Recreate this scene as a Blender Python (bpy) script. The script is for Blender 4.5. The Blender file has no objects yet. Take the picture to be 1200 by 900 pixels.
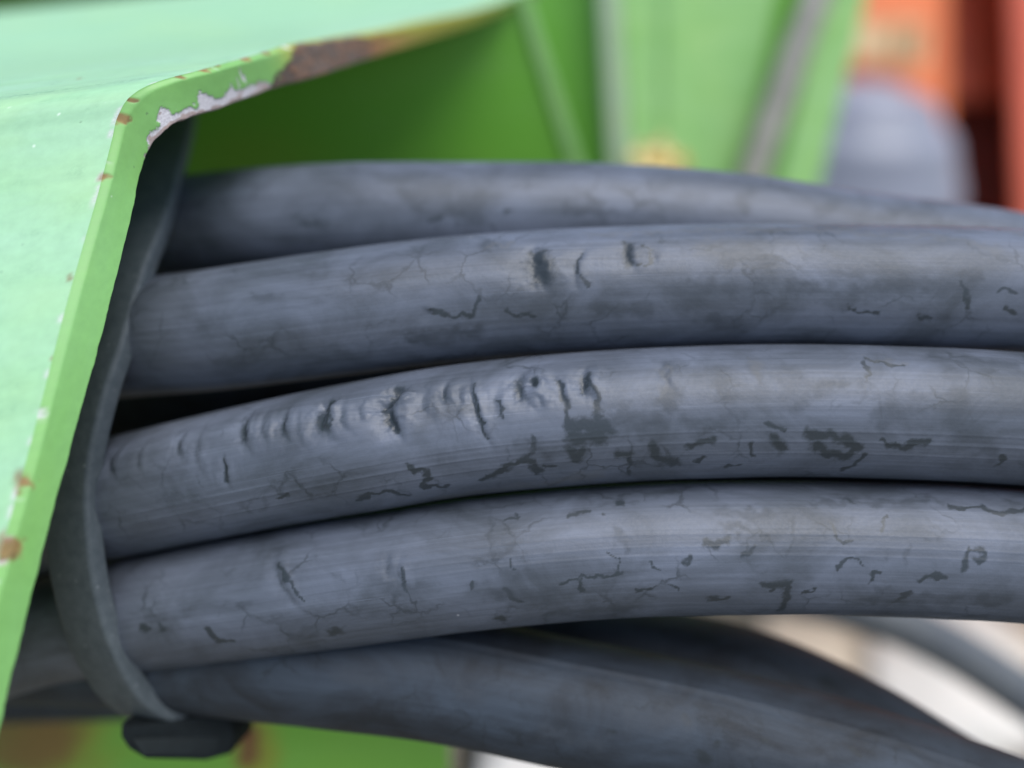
import bpy, bmesh, math, random
import numpy as np
from mathutils import Vector, Matrix

# ------------------------------------------------------------------ camera
R = math.radians
PITCH = R(31)
CAM = np.array([0.0, 0.0, 1.1])
FWD = np.array([0, math.cos(PITCH), -math.sin(PITCH)])
UP = np.array([0, math.sin(PITCH), math.cos(PITCH)])
RIGHT = np.array([1.0, 0, 0])
K = 36.0 / 28.0 / 1200.0
scene = bpy.context.scene
cam_data = bpy.data.cameras.new("camera")
cam = bpy.data.objects.new("camera", cam_data)
scene.collection.objects.link(cam)
cam.location = CAM
cam.rotation_euler = (R(90) - PITCH, 0, 0)
cam_data.lens = 28
cam_data.sensor_width = 36
cam_data.sensor_fit = 'HORIZONTAL'
cam_data.clip_start = 0.002
cam_data.clip_end = 1000
cam_data.dof.use_dof = True
cam_data.dof.focus_distance = 0.122
cam_data.dof.aperture_fstop = 28.0 / 7.4
scene.camera = cam

# ------------------------------------------------------------------ light
SUN_EL, SUN_AZ = R(70), R(125)        # azimuth clockwise from +Y
world = bpy.data.worlds.new("World")
scene.world = world
world.use_nodes = True
wn = world.node_tree
for n in list(wn.nodes):
    wn.nodes.remove(n)
sky = wn.nodes.new("ShaderNodeTexSky")
sky.sky_type = 'NISHITA'
sky.sun_disc = False
sky.sun_elevation = SUN_EL
sky.sun_rotation = SUN_AZ
sky.air_density = 1.0
sky.dust_density = 1.5
hs = wn.nodes.new("ShaderNodeHueSaturation")
hs.inputs['Saturation'].default_value = 0.85
bg = wn.nodes.new("ShaderNodeBackground")
bg.inputs['Strength'].default_value = 0.085
wo = wn.nodes.new("ShaderNodeOutputWorld")
wn.links.new(sky.outputs[0], hs.inputs['Color'])
wn.links.new(hs.outputs[0], bg.inputs['Color'])
wn.links.new(bg.outputs[0], wo.inputs['Surface'])

sd = bpy.data.lights.new("sun", 'SUN')
sd.energy = 1.5
sd.angle = R(50)
sd.color = (1.0, 0.99, 0.97)
sun = bpy.data.objects.new("sun", sd)
scene.collection.objects.link(sun)
sdir = Vector((math.sin(SUN_AZ) * math.cos(SUN_EL), math.cos(SUN_AZ) * math.cos(SUN_EL), math.sin(SUN_EL)))
sun.rotation_euler = sdir.to_track_quat('Z', 'Y').to_euler()
sun.location = (0, 0, 4)

scene.view_settings.view_transform = 'Standard'
scene.view_settings.look = 'None'
scene.view_settings.gamma = 1
scene.view_settings.exposure = 1.1
scene.view_settings.use_curve_mapping = False
scene.cycles.max_bounces = 12
scene.cycles.diffuse_bounces = 8
scene.cycles.use_denoising = True

rng = np.random.default_rng(7)
C = scene.collection


# ------------------------------------------------------------------ helpers
def W(px, py, d):
    """A place seen in direction (px, py) of the 1200x900 photograph, d metres in front of the lens."""
    return CAM + RIGHT * ((px - 600) * K * d) + UP * ((450 - py) * K * d) + FWD * d


def V3(x, y, z):
    """camera-frame vector (right, up, forward) to world"""
    return RIGHT * x + UP * y + FWD * z


def project(p):
    q = p - CAM
    d = q @ FWD
    return np.stack([600 + (q @ RIGHT) / d / K, 450 - (q @ UP) / d / K], -1)


def vnoise(x, y, seed=0):
    """2-D value noise, 0..1"""
    t = np.random.default_rng(seed).random((256, 256))
    x0 = np.floor(x).astype(int); y0 = np.floor(y).astype(int)
    fx = x - x0; fy = y - y0
    fx = fx * fx * (3 - 2 * fx); fy = fy * fy * (3 - 2 * fy)
    g = lambda a, b: t[a % 256, b % 256]
    return ((g(x0, y0) * (1 - fx) + g(x0 + 1, y0) * fx) * (1 - fy)
            + (g(x0, y0 + 1) * (1 - fx) + g(x0 + 1, y0 + 1) * fx) * fy)


def fbm(x, y, seed=0, octs=4):
    a, s, n = 0.5, 0.0, 0.0
    for i in range(octs):
        s = s + a * vnoise(x * 2 ** i, y * 2 ** i, seed + i); n += a; a *= 0.5
    return s / n


def smooth(e0, e1, x):
    t = np.clip((x - e0) / (e1 - e0), 0, 1)
    return t * t * (3 - 2 * t)


def spline(pts, n):
    """Catmull-Rom resampled to n points equally spaced along arc"""
    p = np.asarray(pts, float)
    p = np.vstack([2 * p[0] - p[1], p, 2 * p[-1] - p[-2]])
    out = []
    for i in range(1, len(p) - 2):
        t = np.linspace(0, 1, 60, endpoint=False)[:, None]
        a, b, c, d = p[i - 1], p[i], p[i + 1], p[i + 2]
        out.append(0.5 * (2 * b + (c - a) * t + (2 * a - 5 * b + 4 * c - d) * t ** 2 + (3 * b - a - 3 * c + d) * t ** 3))
    out = np.vstack(out + [p[-2:-1]])
    s = np.concatenate([[0], np.cumsum(np.linalg.norm(np.diff(out[:, :3], axis=0), axis=1))])
    q = np.linspace(0, s[-1], n)
    return np.stack([np.interp(q, s, out[:, k]) for k in range(out.shape[1])], -1), q


def link(name, me, mat=None, parent=None):
    o = bpy.data.objects.new(name, me)
    C.objects.link(o)
    if mat is not None:
        me.materials.append(mat)
    if parent is not None:
        o.parent = parent
        o.matrix_parent_inverse = Matrix.Translation(parent.location).inverted()
    return o


def grid_mesh(name, P, wrap=False, uv=None, attrs=None, caps=False, flip=False):
    """P: n x m x 3 points; wrap closes the second axis"""
    n, m = P.shape[:2]
    i = np.arange(n - 1)[:, None]
    j = np.arange(m if wrap else m - 1)[None, :]
    j2 = (j + 1) % m
    q = np.stack([i * m + j, i * m + j2, (i + 1) * m + j2, (i + 1) * m + j], -1).reshape(-1, 4)
    if flip:
        q = q[:, ::-1]
    faces = q
    me = bpy.data.meshes.new(name)
    nv = n * m
    extra = []
    if caps and wrap:
        extra = [list(range(m))[::-1], list((n - 1) * m + k for k in range(m))]
        if flip:
            extra = [e[::-1] for e in extra]
    loops = faces.ravel()
    starts = np.arange(0, len(loops), 4)
    if extra:
        starts = np.concatenate([starts, [len(loops), len(loops) + m]])
        loops = np.concatenate([loops, extra[0], extra[1]])
    me.vertices.add(nv); me.loops.add(len(loops)); me.polygons.add(len(starts))
    me.vertices.foreach_set("co", P.reshape(-1).astype(np.float32))
    me.loops.foreach_set("vertex_index", loops.astype(np.int32))
    me.polygons.foreach_set("loop_start", starts.astype(np.int32))
    me.polygons.foreach_set("use_smooth", np.ones(len(starts), bool))
    me.update(calc_edges=True)
    if uv is not None:
        l = me.uv_layers.new(name="UVMap")
        l.data.foreach_set("uv", uv.reshape(-1, 2)[loops].reshape(-1).astype(np.float32))
    for k, a in (attrs or {}).items():
        at = me.attributes.new(k, 'FLOAT', 'POINT')
        at.data.foreach_set("value", a.reshape(-1).astype(np.float32))
    me.validate()
    return me


def thing(name, label, cat, loc=(0, 0, 0), group=None):
    o = bpy.data.objects.new(name, None)
    C.objects.link(o)
    o.location = loc
    o.empty_display_size = 0.01
    return tag(o, label, cat, group)


def tag(o, label, cat, group=None):
    o['label'] = label; o['category'] = cat
    if group:
        o['group'] = group
    return o


def bm_obj(name, bm, mat, parent=None, bevel=0.0, seg=2, smooth_=True):
    if bevel > 0:
        bmesh.ops.bevel(bm, geom=list(bm.edges), offset=bevel, segments=seg, affect='EDGES', profile=0.6)
    bmesh.ops.recalc_face_normals(bm, faces=list(bm.faces))
    me = bpy.data.meshes.new(name)
    bm.to_mesh(me); bm.free()
    if smooth_:
        me.polygons.foreach_set("use_smooth", np.ones(len(me.polygons), bool))
        try:
            me.set_sharp_from_angle(angle=R(35))
        except Exception:
            pass
    return link(name, me, mat, parent)


def prism(front, off):
    """closed prism: polygon of world points and the same polygon pushed by off"""
    bm = bmesh.new()
    a = [bm.verts.new(p) for p in front]
    b = [bm.verts.new(np.asarray(p) + off) for p in front]
    bm.faces.new(a); bm.faces.new(b[::-1])
    n = len(a)
    for i in range(n):
        bm.faces.new([a[i], b[i], b[(i + 1) % n], a[(i + 1) % n]])
    return bm


def tube(path, radii, seg=16, ref=None):
    """grid of a round tube through path"""
    T = np.gradient(path, axis=0); T /= np.linalg.norm(T, axis=1)[:, None]
    F = (ref if ref is not None else -FWD) - (T @ (ref if ref is not None else -FWD))[:, None] * T
    F /= np.linalg.norm(F, axis=1)[:, None]
    U = np.cross(T, F)
    th = np.linspace(0, 2 * math.pi, seg, endpoint=False)
    r = np.broadcast_to(np.asarray(radii), (len(path),))
    return path[:, None] + r[:, None, None] * (np.cos(th)[None, :, None] * F[:, None] + np.sin(th)[None, :, None] * U[:, None])


# ------------------------------------------------------------------ materials
class NT:
    def __init__(s, name):
        s.m = bpy.data.materials.new(name); s.m.use_nodes = True
        s.t = s.m.node_tree; s.b = s.t.nodes["Principled BSDF"]

    def n(s, typ, **kw):
        o = s.t.nodes.new(typ)
        for k, v in kw.items():
            setattr(o, k, v)
        return o

    def l(s, a, b):
        s.t.links.new(a, b)

    def val(s, x, sock):
        if hasattr(x, 'is_output'):
            s.l(x, sock)
        else:
            sock.default_value = x

    def attr(s, name):
        return s.n("ShaderNodeAttribute", attribute_name=name).outputs['Fac']

    def uv(s, scale=(1, 1, 1), rot=(0, 0, 0)):
        c = s.n("ShaderNodeUVMap")
        mp = s.n("ShaderNodeMapping")
        mp.inputs['Scale'].default_value = scale; mp.inputs['Rotation'].default_value = rot
        s.l(c.outputs[0], mp.inputs[0])
        return mp.outputs[0]

    def obj(s, scale=(1, 1, 1), rot=(0, 0, 0)):
        c = s.n("ShaderNodeTexCoord")
        mp = s.n("ShaderNodeMapping")
        mp.inputs['Scale'].default_value = scale; mp.inputs['Rotation'].default_value = rot
        s.l(c.outputs['Object'], mp.inputs[0])
        return mp.outputs[0]

    def noise(s, vec, scale, detail=4, rough=0.55, dist=0.0):
        o = s.n("ShaderNodeTexNoise")
        o.inputs['Scale'].default_value = scale; o.inputs['Detail'].default_value = detail
        o.inputs['Roughness'].default_value = rough; o.inputs['Distortion'].default_value = dist
        s.l(vec, o.inputs['Vector'])
        return o.outputs[0]

    def ramp(s, fac, stops):
        o = s.n("ShaderNodeValToRGB")
        e = o.color_ramp.elements
        while len(e) < len(stops):
            e.new(0.5)
        for k, (p, c) in enumerate(stops):
            e[k].position = p
            e[k].color = (c, c, c, 1) if not isinstance(c, tuple) else (*c, 1)
        s.l(fac, o.inputs[0])
        return o.outputs[0]

    def math(s, op, a, b=0.0, clamp=False):
        o = s.n("ShaderNodeMath", operation=op); o.use_clamp = clamp
        s.val(a, o.inputs[0]); s.val(b, o.inputs[1])
        return o.outputs[0]

    def mix(s, fac, a, b, blend='MIX'):
        o = s.n("ShaderNodeMix", data_type='RGBA', blend_type=blend)
        s.val(fac, o.inputs[0])
        for x, k in ((a, 6), (b, 7)):
            if isinstance(x, tuple):
                x = (*x, 1)
            s.val(x, o.inputs[k])
        return o.outputs[2]

    def bump(s, h, strength, dist, prev=None):
        o = s.n("ShaderNodeBump")
        o.inputs['Strength'].default_value = strength; o.inputs['Distance'].default_value = dist
        s.l(h, o.inputs['Height'])
        if prev is not None:
            s.l(prev, o.inputs['Normal'])
        return o.outputs[0]


def rubber(name, base=(0.114, 0.132, 0.172), dark=(0.020, 0.026, 0.031), seed=0.0, streak=1.0, spec=0.44, gloss=0.0):
    """weathered rubber sheath; UV in millimetres (along, around)"""
    t = NT(name)
    off = t.n("ShaderNodeVectorMath", operation='ADD')
    t.l(t.uv(), off.inputs[0]); off.inputs[1].default_value = (seed * 37.0, 0, seed)
    v = off.outputs[0]

    def mp(sc):
        m = t.n("ShaderNodeMapping"); m.inputs['Scale'].default_value = sc
        t.l(v, m.inputs[0]); return m.outputs[0]
    st = t.noise(mp((0.018, 1.6, 1)), 1.0, 5, 0.65)          # fine lengthwise streaks
    st2 = t.noise(mp((0.03, 0.45, 1)), 1.0, 4, 0.6)          # broad lengthwise bands
    mot = t.noise(mp((0.06, 0.09, 1)), 1.0, 6, 0.62, 0.6)    # bloom clouds
    fine = t.noise(v, 2.2, 4, 0.7)
    col = t.mix(t.ramp(mot, [(0.34, 0.0), (0.64, 1.0)]), (base[0] * .60, base[0] * .71, base[0] * .88), tuple(c * 1.2 for c in base))
    col = t.mix(1.0, col, t.ramp(st, [(0.3, 1 - 0.24 * streak), (0.7, 1 + 0.0 * streak)]), 'MULTIPLY')
    col = t.mix(1.0, col, t.ramp(st2, [(0.3, 0.84), (0.65, 1.0)]), 'MULTIPLY')
    # light scuff lines
    sc = t.math('MULTIPLY', t.ramp(t.noise(mp((0.03, 3.5, 1)), 1.0, 2, 0.5), [(0.62, 0.0), (0.74, 1.0)]),
                t.ramp(t.noise(mp((0.05, 0.25, 1)), 1.0, 2), [(0.48, 0.0), (0.7, 0.5)]))
    col = t.mix(sc, col, tuple(c * 1.6 for c in base))
    # hairline craze lines
    vo = t.n("ShaderNodeTexVoronoi", feature='DISTANCE_TO_EDGE')
    wob = t.n("ShaderNodeVectorMath", operation='MULTIPLY_ADD')
    nz = t.n("ShaderNodeTexNoise"); nz.inputs['Scale'].default_value = 0.55; nz.inputs['Detail'].default_value = 5
    t.l(v, nz.inputs['Vector'])
    t.l(nz.outputs['Color'], wob.inputs[0]); wob.inputs[1].default_value = (3.2, 3.2, 0); t.l(v, wob.inputs[2])
    t.l(wob.outputs[0], vo.inputs['Vector']); vo.inputs['Scale'].default_value = 0.17
    line = t.math('MULTIPLY', t.ramp(vo.outputs['Distance'], [(0.0, 1.0), (0.06, 0.0)]),
                  t.ramp(t.noise(mp((0.09, 0.12, 1)), 1.0, 3), [(0.49, 0.0), (0.64, 1.0)]))
    col = t.mix(t.math('MULTIPLY', line, 0.62), col, tuple(c * 1.1 for c in dark))
    # individual stains, plus shade painted into the dents
    g = t.attr("grime_dent_shade")
    gm = t.math('ADD', g, t.math('MULTIPLY', t.math('SUBTRACT', fine, 0.5), 0.9))
    gm = t.math('MULTIPLY', t.ramp(gm, [(0.16, 0.0), (0.80, 1.0)]), t.ramp(g, [(0.0, 0.0), (0.25, 1.0)]))
    col = t.mix(t.math('MULTIPLY', gm, 0.92), col, tuple(c * 1.35 for c in dark))
    s2 = t.attr("smear")
    col = t.mix(t.math('MULTIPLY', s2, t.ramp(t.noise(mp((0.16, 0.3, 1)), 1.0, 4), [(0.3, 0.15), (0.62, 0.85)])), col, (0.042, 0.051, 0.064))
    col = t.mix(t.math('MULTIPLY', t.attr("soil"), 0.28), col, (0.12, 0.118, 0.110))
    # dust specks
    sp = t.n("ShaderNodeTexVoronoi"); sp.inputs['Scale'].default_value = 0.062; t.l(v, sp.inputs['Vector'])
    spk = t.ramp(sp.outputs['Distance'], [(0.012, 1.0), (0.02, 0.0)])
    col = t.mix(t.math('MULTIPLY', spk, 0.6), col, (0.34, 0.35, 0.38))
    t.l(col, t.b.inputs['Base Color'])
    rg = t.mix(gm, t.ramp(fine, [(0.3, 0.42 - gloss), (0.7, 0.54 - gloss)]), (0.40 - gloss,) * 3)
    t.l(rg, t.b.inputs['Roughness'])
    t.b.inputs['Specular IOR Level'].default_value = spec
    b = t.bump(st, 0.25, 0.05e-3)
    b = t.bump(t.noise(v, 1.4, 5, 0.65), 0.4, 0.10e-3, b)
    t.l(b, t.b.inputs['Normal'])
    return t.m


def green_paint(name, fresh=(0.13, 0.40, 0.045), faded=(0.36, 0.66, 0.36), fade=0.5, rough=0.45, streak_rot=(0, 0, 0)):
    """machine paint with rust, primer and bare steel where the attributes say so; UV in millimetres"""
    t = NT(name)
    v = t.uv()
    n1 = t.noise(t.uv((0.02, 0.09, 1)), 1.0, 5, 0.6, 0.3)
    n2 = t.noise(v, 0.5, 5, 0.65)
    n3 = t.noise(v, 2.6, 3, 0.6)
    f = t.math('ADD', t.math('MULTIPLY', t.math('SUBTRACT', n1, 0.5), 1.0), fade, True)
    col = t.mix(f, fresh, faded)
    col = t.mix(1.0, col, t.ramp(n2, [(0.25, 0.86), (0.7, 1.0)]), 'MULTIPLY')
    # pin-prick chips and dirt specks
    vo = t.n("ShaderNodeTexVoronoi"); vo.inputs['Scale'].default_value = 0.3; t.l(v, vo.inputs['Vector'])
    dots = t.math('MULTIPLY', t.ramp(vo.outputs['Distance'], [(0.05, 1.0), (0.1, 0.0)]), t.ramp(n2, [(0.5, 0.0), (0.6, 0.7)]))
    col = t.mix(dots, col, (0.07, 0.13, 0.07))
    vo2 = t.n("ShaderNodeTexVoronoi"); vo2.inputs['Scale'].default_value = 0.22; t.l(t.uv((1.3, 1.1, 1)), vo2.inputs['Vector'])
    dots2 = t.math('MULTIPLY', t.ramp(vo2.outputs['Distance'], [(0.04, 1.0), (0.09, 0.0)]), t.ramp(n1, [(0.5, 0.0), (0.6, 0.8)]))
    col = t.mix(dots2, col, (0.75, 0.85, 0.75))
    big = t.noise(t.uv((0.035, 0.05, 1)), 1.0, 3, 0.5)
    col = t.mix(t.math('MULTIPLY', t.ramp(big, [(0.48, 0.0), (0.7, 1.0)]), fade * .35), col, (faded[0] * 1.25, faded[1] * 1.08, faded[2] * .62))
    dt = t.attr("dirt")
    col = t.mix(t.math('MULTIPLY', dt, t.ramp(t.noise(v, 1.3, 5, 0.75), [(0.42, 0.1), (0.6, 0.75)])), col, (0.16, 0.33, 0.19))
    # lime-yellow weathering round rust
    hal = t.attr("halo")
    col = t.mix(t.math('MULTIPLY', hal, 0.85), col, t.mix(n2, (0.30, 0.38, 0.04), (0.42, 0.30, 0.04)))
    pr = t.attr("primer")
    col = t.mix(pr, col, t.mix(t.ramp(n3, [(0.35, 0.0), (0.65, 1.0)]), (0.50, 0.47, 0.50), (0.70, 0.68, 0.70)))
    ru = t.attr("rust")
    rc = t.mix(t.ramp(n2, [(0.3, 0.0), (0.7, 1.0)]), (0.14, 0.055, 0.025), (0.34, 0.15, 0.06))
    col = t.mix(ru, col, rc)
    stl = t.attr("steel")
    col = t.mix(stl, col, t.mix(t.ramp(n2, [(0.35, 0.0), (0.65, 1.0)]), (0.055, 0.043, 0.035), (0.14, 0.10, 0.08)))
    t.l(col, t.b.inputs['Base Color'])
    r_ = t.mix(t.math('MAXIMUM', t.math('MAXIMUM', ru, stl), pr), t.ramp(n2, [(0.3, rough - 0.05), (0.7, rough + 0.12)]), (0.78, 0.78, 0.78))
    t.l(r_, t.b.inputs['Roughness'])
    b = t.bump(t.noise(v, 0.9, 4, 0.6), 0.22, 0.08e-3)
    t.l(b, t.b.inputs['Normal'])
    return t.m


def simple(name, col, var=0.3, scale=40, rough=0.5, metal=0.0, col2=None, spec=0.5):
    t = NT(name)
    n = t.noise(t.obj(), scale, 5, 0.6)
    c2 = col2 or tuple(c * (1 - var) for c in col)
    t.l(t.mix(t.ramp(n, [(0.35, 0.0), (0.65, 1.0)]), c2, col), t.b.inputs['Base Color'])
    t.b.inputs['Roughness'].default_value = rough
    t.b.inputs['Metallic'].default_value = metal
    t.b.inputs['Specular IOR Level'].default_value = spec
    t.l(t.bump(n, 0.2, 0.1 / scale), t.b.inputs['Normal'])
    return t.m


FRESH = (0.17, 0.48, 0.045)
M_EDGE = green_paint("green_edge_paint", fresh=(0.19, 0.46, 0.09), faded=(0.24, 0.49, 0.20), fade=0.45, rough=0.42)
M_FACE = green_paint("chalky_green_paint", fresh=(0.27, 0.55, 0.22), faded=(0.36, 0.62, 0.42), fade=0.68, rough=0.40)
M_INNER = green_paint("shop_green_paint", fresh=FRESH, faded=(0.2, 0.47, 0.08), fade=0.2, rough=0.4)
M_MID = green_paint("sunned_green_paint", fresh=(0.21, 0.50, 0.09), faded=(0.40, 0.68, 0.28), fade=0.55, rough=0.42)
M_DEEP = M_INNER
M_STRAP = simple("strap_rubber", (0.075, 0.08, 0.085), 0.25, 900, 0.55)

# ------------------------------------------------------------------ setting: the yard ground
g = NT("pale_yard_ground")
gv = g.obj()
gn = g.noise(gv, 3.0, 6, 0.6); gn2 = g.noise(gv, 22, 5, 0.65); gn3 = g.noise(gv, 140, 3, 0.6)
gc = g.mix(g.ramp(gn, [(0.35, 0.0), (0.65, 1.0)]), (0.13, 0.11, 0.085), (0.24, 0.21, 0.16))
gc = g.mix(g.ramp(gn2, [(0.45, 0.0), (0.7, 0.8)]), gc, (0.20, 0.19, 0.08))
gc = g.mix(1.0, gc, g.ramp(gn3, [(0.3, 0.7), (0.7, 1.0)]), 'MULTIPLY')
g.l(gc, g.b.inputs['Base Color']); g.b.inputs['Roughness'].default_value = 0.9
g.l(g.bump(gn2, 0.6, 0.02), g.b.inputs['Normal'])
ax = np.concatenate([[-300, -60, -12], np.linspace(-4, 4, 60), [12, 60, 300]])
GX, GY = np.meshgrid(ax, ax, indexing='ij')
GZ = 0.03 * (fbm(GX * 1.5 + 20, GY * 1.5 + 20, 3) - 0.5) * (np.hypot(GX, GY) < 8)
ground = link("ground", grid_mesh("ground", np.stack([GX, GY, GZ], -1), uv=np.stack([GX, GY], -1)), g.m)
ground['kind'] = 'structure'

# ------------------------------------------------------------------ green machine frame with the worn corner
pairs = [  # outer edge, inner edge (photograph directions), distance of the outer edge
    ((-100, 1040), (-48, 1060), .0965), ((-62, 900), (-12, 910), .1005), ((5, 664), (47, 664), .1065), ((44, 522), (85, 524), .1105), ((80, 380), (122, 388), .1145),
    ((102, 300), (142, 308), .117), ((122, 230), (157, 245), .119), ((138, 168), (165, 206), .1205), ((146, 136), (175, 178), .121),
    ((161, 112), (192, 157), .1215), ((192, 95), (217, 141), .1235), ((250, 79), (263, 126), .129), ((310, 62), (322, 104), .139),
    ((352, 50), (376, 89), .148), ((425, 39), (440, 67), .166), ((500, 24), (505, 46), .188), ((590, 1), (592, 14), .22), ((700, -50), (700, -40), .26), ((735, -62), (735, -55), .272)]
NP = 1500
ctrl = []
for o_, i_, d in pairs:
    ctrl.append(np.concatenate([W(*o_, d), W(*i_, d + .0042), [o_[0], o_[1], i_[0], i_[1], d]]))
prof, qs = spline(ctrl, NP)
OUT, INN, PXO, PXI = prof[:, :3], prof[:, 3:6], prof[:, 6:8], prof[:, 8:10]
# slightly wavy sheared edge
wv = (fbm(qs * 400, qs * 0 + 3.3, 11, 3) - 0.5)
INN = INN + (OUT - INN) * (0.07 * wv)[:, None]
EXT = V3(-1, -.209, -.2)
frame = thing("steel_channel", "faded green steel channel with a chipped rusty edge beside the cables", "steel channel", W(150, 140, .122))

# cut end of the plate: fine grid, edges rounded over
NV = 72
v = np.linspace(0, 1, NV)
P = OUT[:, None] * (1 - v)[None, :, None] + INN[:, None] * v[None, :, None]
rx = PXO[:, None, 0] * (1 - v) + PXI[:, None, 0] * v
ry = PXO[:, None, 1] * (1 - v) + PXI[:, None, 1] * v
vv = np.broadcast_to(v[None], rx.shape)
mm = np.broadcast_to((qs * 1000)[:, None], rx.shape)
nA = fbm(mm * 0.55, vv * 5, 21, 5) - 0.5
nB = fbm(mm * 1.6, vv * 9, 31, 4) - 0.5
along = np.broadcast_to(PXI[:, None, 0], rx.shape)
top_leg = (PXI[:, 1] < 200)[:, None]
h = np.interp(along, [168, 176, 190, 203, 209, 218, 236, 243, 250, 258, 266, 276, 282, 290, 300, 318, 330],
              [0, .16, .26, .5, .3, .23, .27, .62, .5, .3, .33, .55, .30, .22, .3, .18, 0])
d_pr = vv - (1 - h) + 0.34 * nA + 0.22 * nB
primer = smooth(0, 0.035, d_pr) * (h > .02) * (along < 330) * (along > 166) * top_leg
# tear flecks of primer between 270 and 320
fl = smooth(.66, .72, fbm(mm * 1.3, vv * 2.2, 61, 3)) * smooth(268, 276, rx) * smooth(322, 312, rx) * smooth(.12, .3, vv)
primer = np.maximum(primer, fl * 0.9 * top_leg)
# white / rusty nicks along the outer arris
arr = smooth(.62, .70, fbm(mm * .55, mm * 0 + .4, 71, 3)) * smooth(.11, .04, vv + 0.10 * nB) * (rx < 355)
primer = np.maximum(primer, arr * smooth(0.0, .2, fbm(mm * .31, vv * 0, 72, 2) - .35) * 0.9)
hr = np.interp(along, [316, 326, 345, 372, 432, 448, 470, 505], [0, .36, .55, .97, 1.0, .75, .38, 0])
d_st = vv - (1 - hr) + 0.22 * nA + 0.10 * nB
steel = smooth(0, .05, d_st) * (hr > .02) * smooth(462, 425, along + 40 * nA) * top_leg
rust = smooth(0, .12, vv - (1 - np.interp(along, [320, 345, 370, 440, 520, 575], [0, .5, .98, .95, .5, 0])) + 0.45 * nA) * (along > 318) * top_leg
rust = rust * (1 - 0.7 * smooth(425, 520, along))
# bare-metal orange in the primer chips and small rust dots at the arris
rust = np.maximum(rust, primer * smooth(.07, .14, nA + .55 * smooth(.8, 1, vv) * (along > 165) - .12) * 0.55)
for (cx, cy, rr) in [(147, 138, 7), (160, 116, 4), (127, 206, 6), (88, 326, 6), (28, 563, 14), (10, 640, 18), (292, 66, 6), (262, 74, 5), (215, 88, 5), (245, 78, 7), (315, 60, 5)]:
    rust = np.maximum(rust, smooth(1.15, .55, np.hypot(rx - cx, ry - cy) / rr + 1.2 * nB) * .85)
halo = smooth(.1, .8, np.interp(along, [305, 335, 385, 450, 560, 640], [0, .3, .9, .95, .75, .1])) * smooth(-.35, .25, .45 - vv * .3 + nA) * top_leg
steel = np.minimum(steel, 1 - 0.35 * smooth(.02, .12, nA))
P = P + V3(-0.8, 0, .6) * (0.00016 * np.maximum(np.maximum(primer, steel), .5 * rust))[..., None]
round_o = smooth(.16, 0, vv) ** 2 * 1.2
round_i = smooth(.94, 1, vv) ** 2
P = P + EXT[None, None] * (0.0008 * (round_o + round_i))[..., None]
uvb = np.stack([mm, vv * 7], -1)
link("plate_edge", grid_mesh("plate_edge", P, uv=uvb, attrs=dict(primer=primer, steel=steel, rust=rust, halo=halo)), M_EDGE, frame)
edge_o = P[:, 0].copy(); edge_i = P[:, -1].copy()
# outer skin
NE = 150
e = np.concatenate([np.linspace(0, .03, 110), np.linspace(.03, .30, 61)[1:]])
S = edge_o[::3, None] + EXT[None, None] * e[None, :, None]
pxy = project(S.reshape(-1, 3)).reshape(S.shape[:2] + (2,))
ms = np.broadcast_to((qs[::3] * 1000)[:, None], S.shape[:2]); es = np.broadcast_to((e * 1000)[None], S.shape[:2])
n5 = fbm(ms * .06 + 9, es * .03 + 4, 5, 3) - .5
S = S + (UP * .0009)[None, None] * (n5 * smooth(0, 4, es))[..., None]
nr = fbm(ms * .7, es * .7, 44, 4) - .5
rust_s = np.zeros_like(ms)
for (cx, cy, rr) in [(144, 140, 6), (26, 563, 14), (4, 640, 17), (120, 208, 6), (82, 326, 6), (93, 91, 2), (62, 420, 4)]:
    rust_s = np.maximum(rust_s, smooth(1.2, .3, np.hypot(pxy[..., 0] - cx, pxy[..., 1] - cy) / rr + 1.4 * nr) * .7)
nick = smooth(.55, .66, fbm(ms * .5, es * 0, 73, 3)) * smooth(.9, .3, es + .9 * nr) * .6
mc = float(np.interp(196, PXO[:, 0], qs * 1000))
dirt = np.exp(-((ms - mc - 3.2) / 2.6) ** 2) * smooth(1, 7, es) * .9 + .5 * smooth(.55, .75, fbm(ms * .9, es * .04, 91, 4)) * (ms > mc) + .35 * smooth(.6, .75, fbm(ms * .35, es * .25, 92, 4))
far_rust = smooth(330, 420, pxy[..., 0]) * smooth(560, 470, pxy[..., 0]) * smooth(5, 0, es + 7 * nr)
link("outer_skin", grid_mesh("outer_skin", S, uv=np.stack([es, ms], -1), flip=True,
     attrs=dict(rust=rust_s, primer=nick, halo=far_rust, dirt=dirt)), M_FACE, frame)
# inner skin and closing ends
I = edge_i[::5, None] + EXT[None, None] * np.linspace(0, .30, 12)[None, :, None]
link("inner_skin", grid_mesh("inner_skin", I, uv=np.stack([np.broadcast_to(np.linspace(0, 300, 12)[None], I.shape[:2]), np.broadcast_to((qs[::5] * 1000)[:, None], I.shape[:2])], -1)), M_INNER, frame)
far = np.stack([S[:, -1], S[:, -1] * .5 + .5 * np.array([np.interp(qs[::3], qs, edge_i[:, k]) for k in range(3)]).T + .5 * EXT * .30,
                np.array([np.interp(qs[::3], qs, edge_i[:, k]) for k in range(3)]).T + EXT * .30], 1)
link("closed_end", grid_mesh("closed_end", far, flip=True), M_INNER, frame)
for nm, idx in (("lower_lip", 0), ("rear_lip", -1)):
    lip = np.stack([np.stack([edge_o[idx] + EXT * a, edge_i[idx] + EXT * a]) for a in np.linspace(0, .30, 6)])
    link(nm, grid_mesh(nm, lip), M_FACE, frame)


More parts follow.
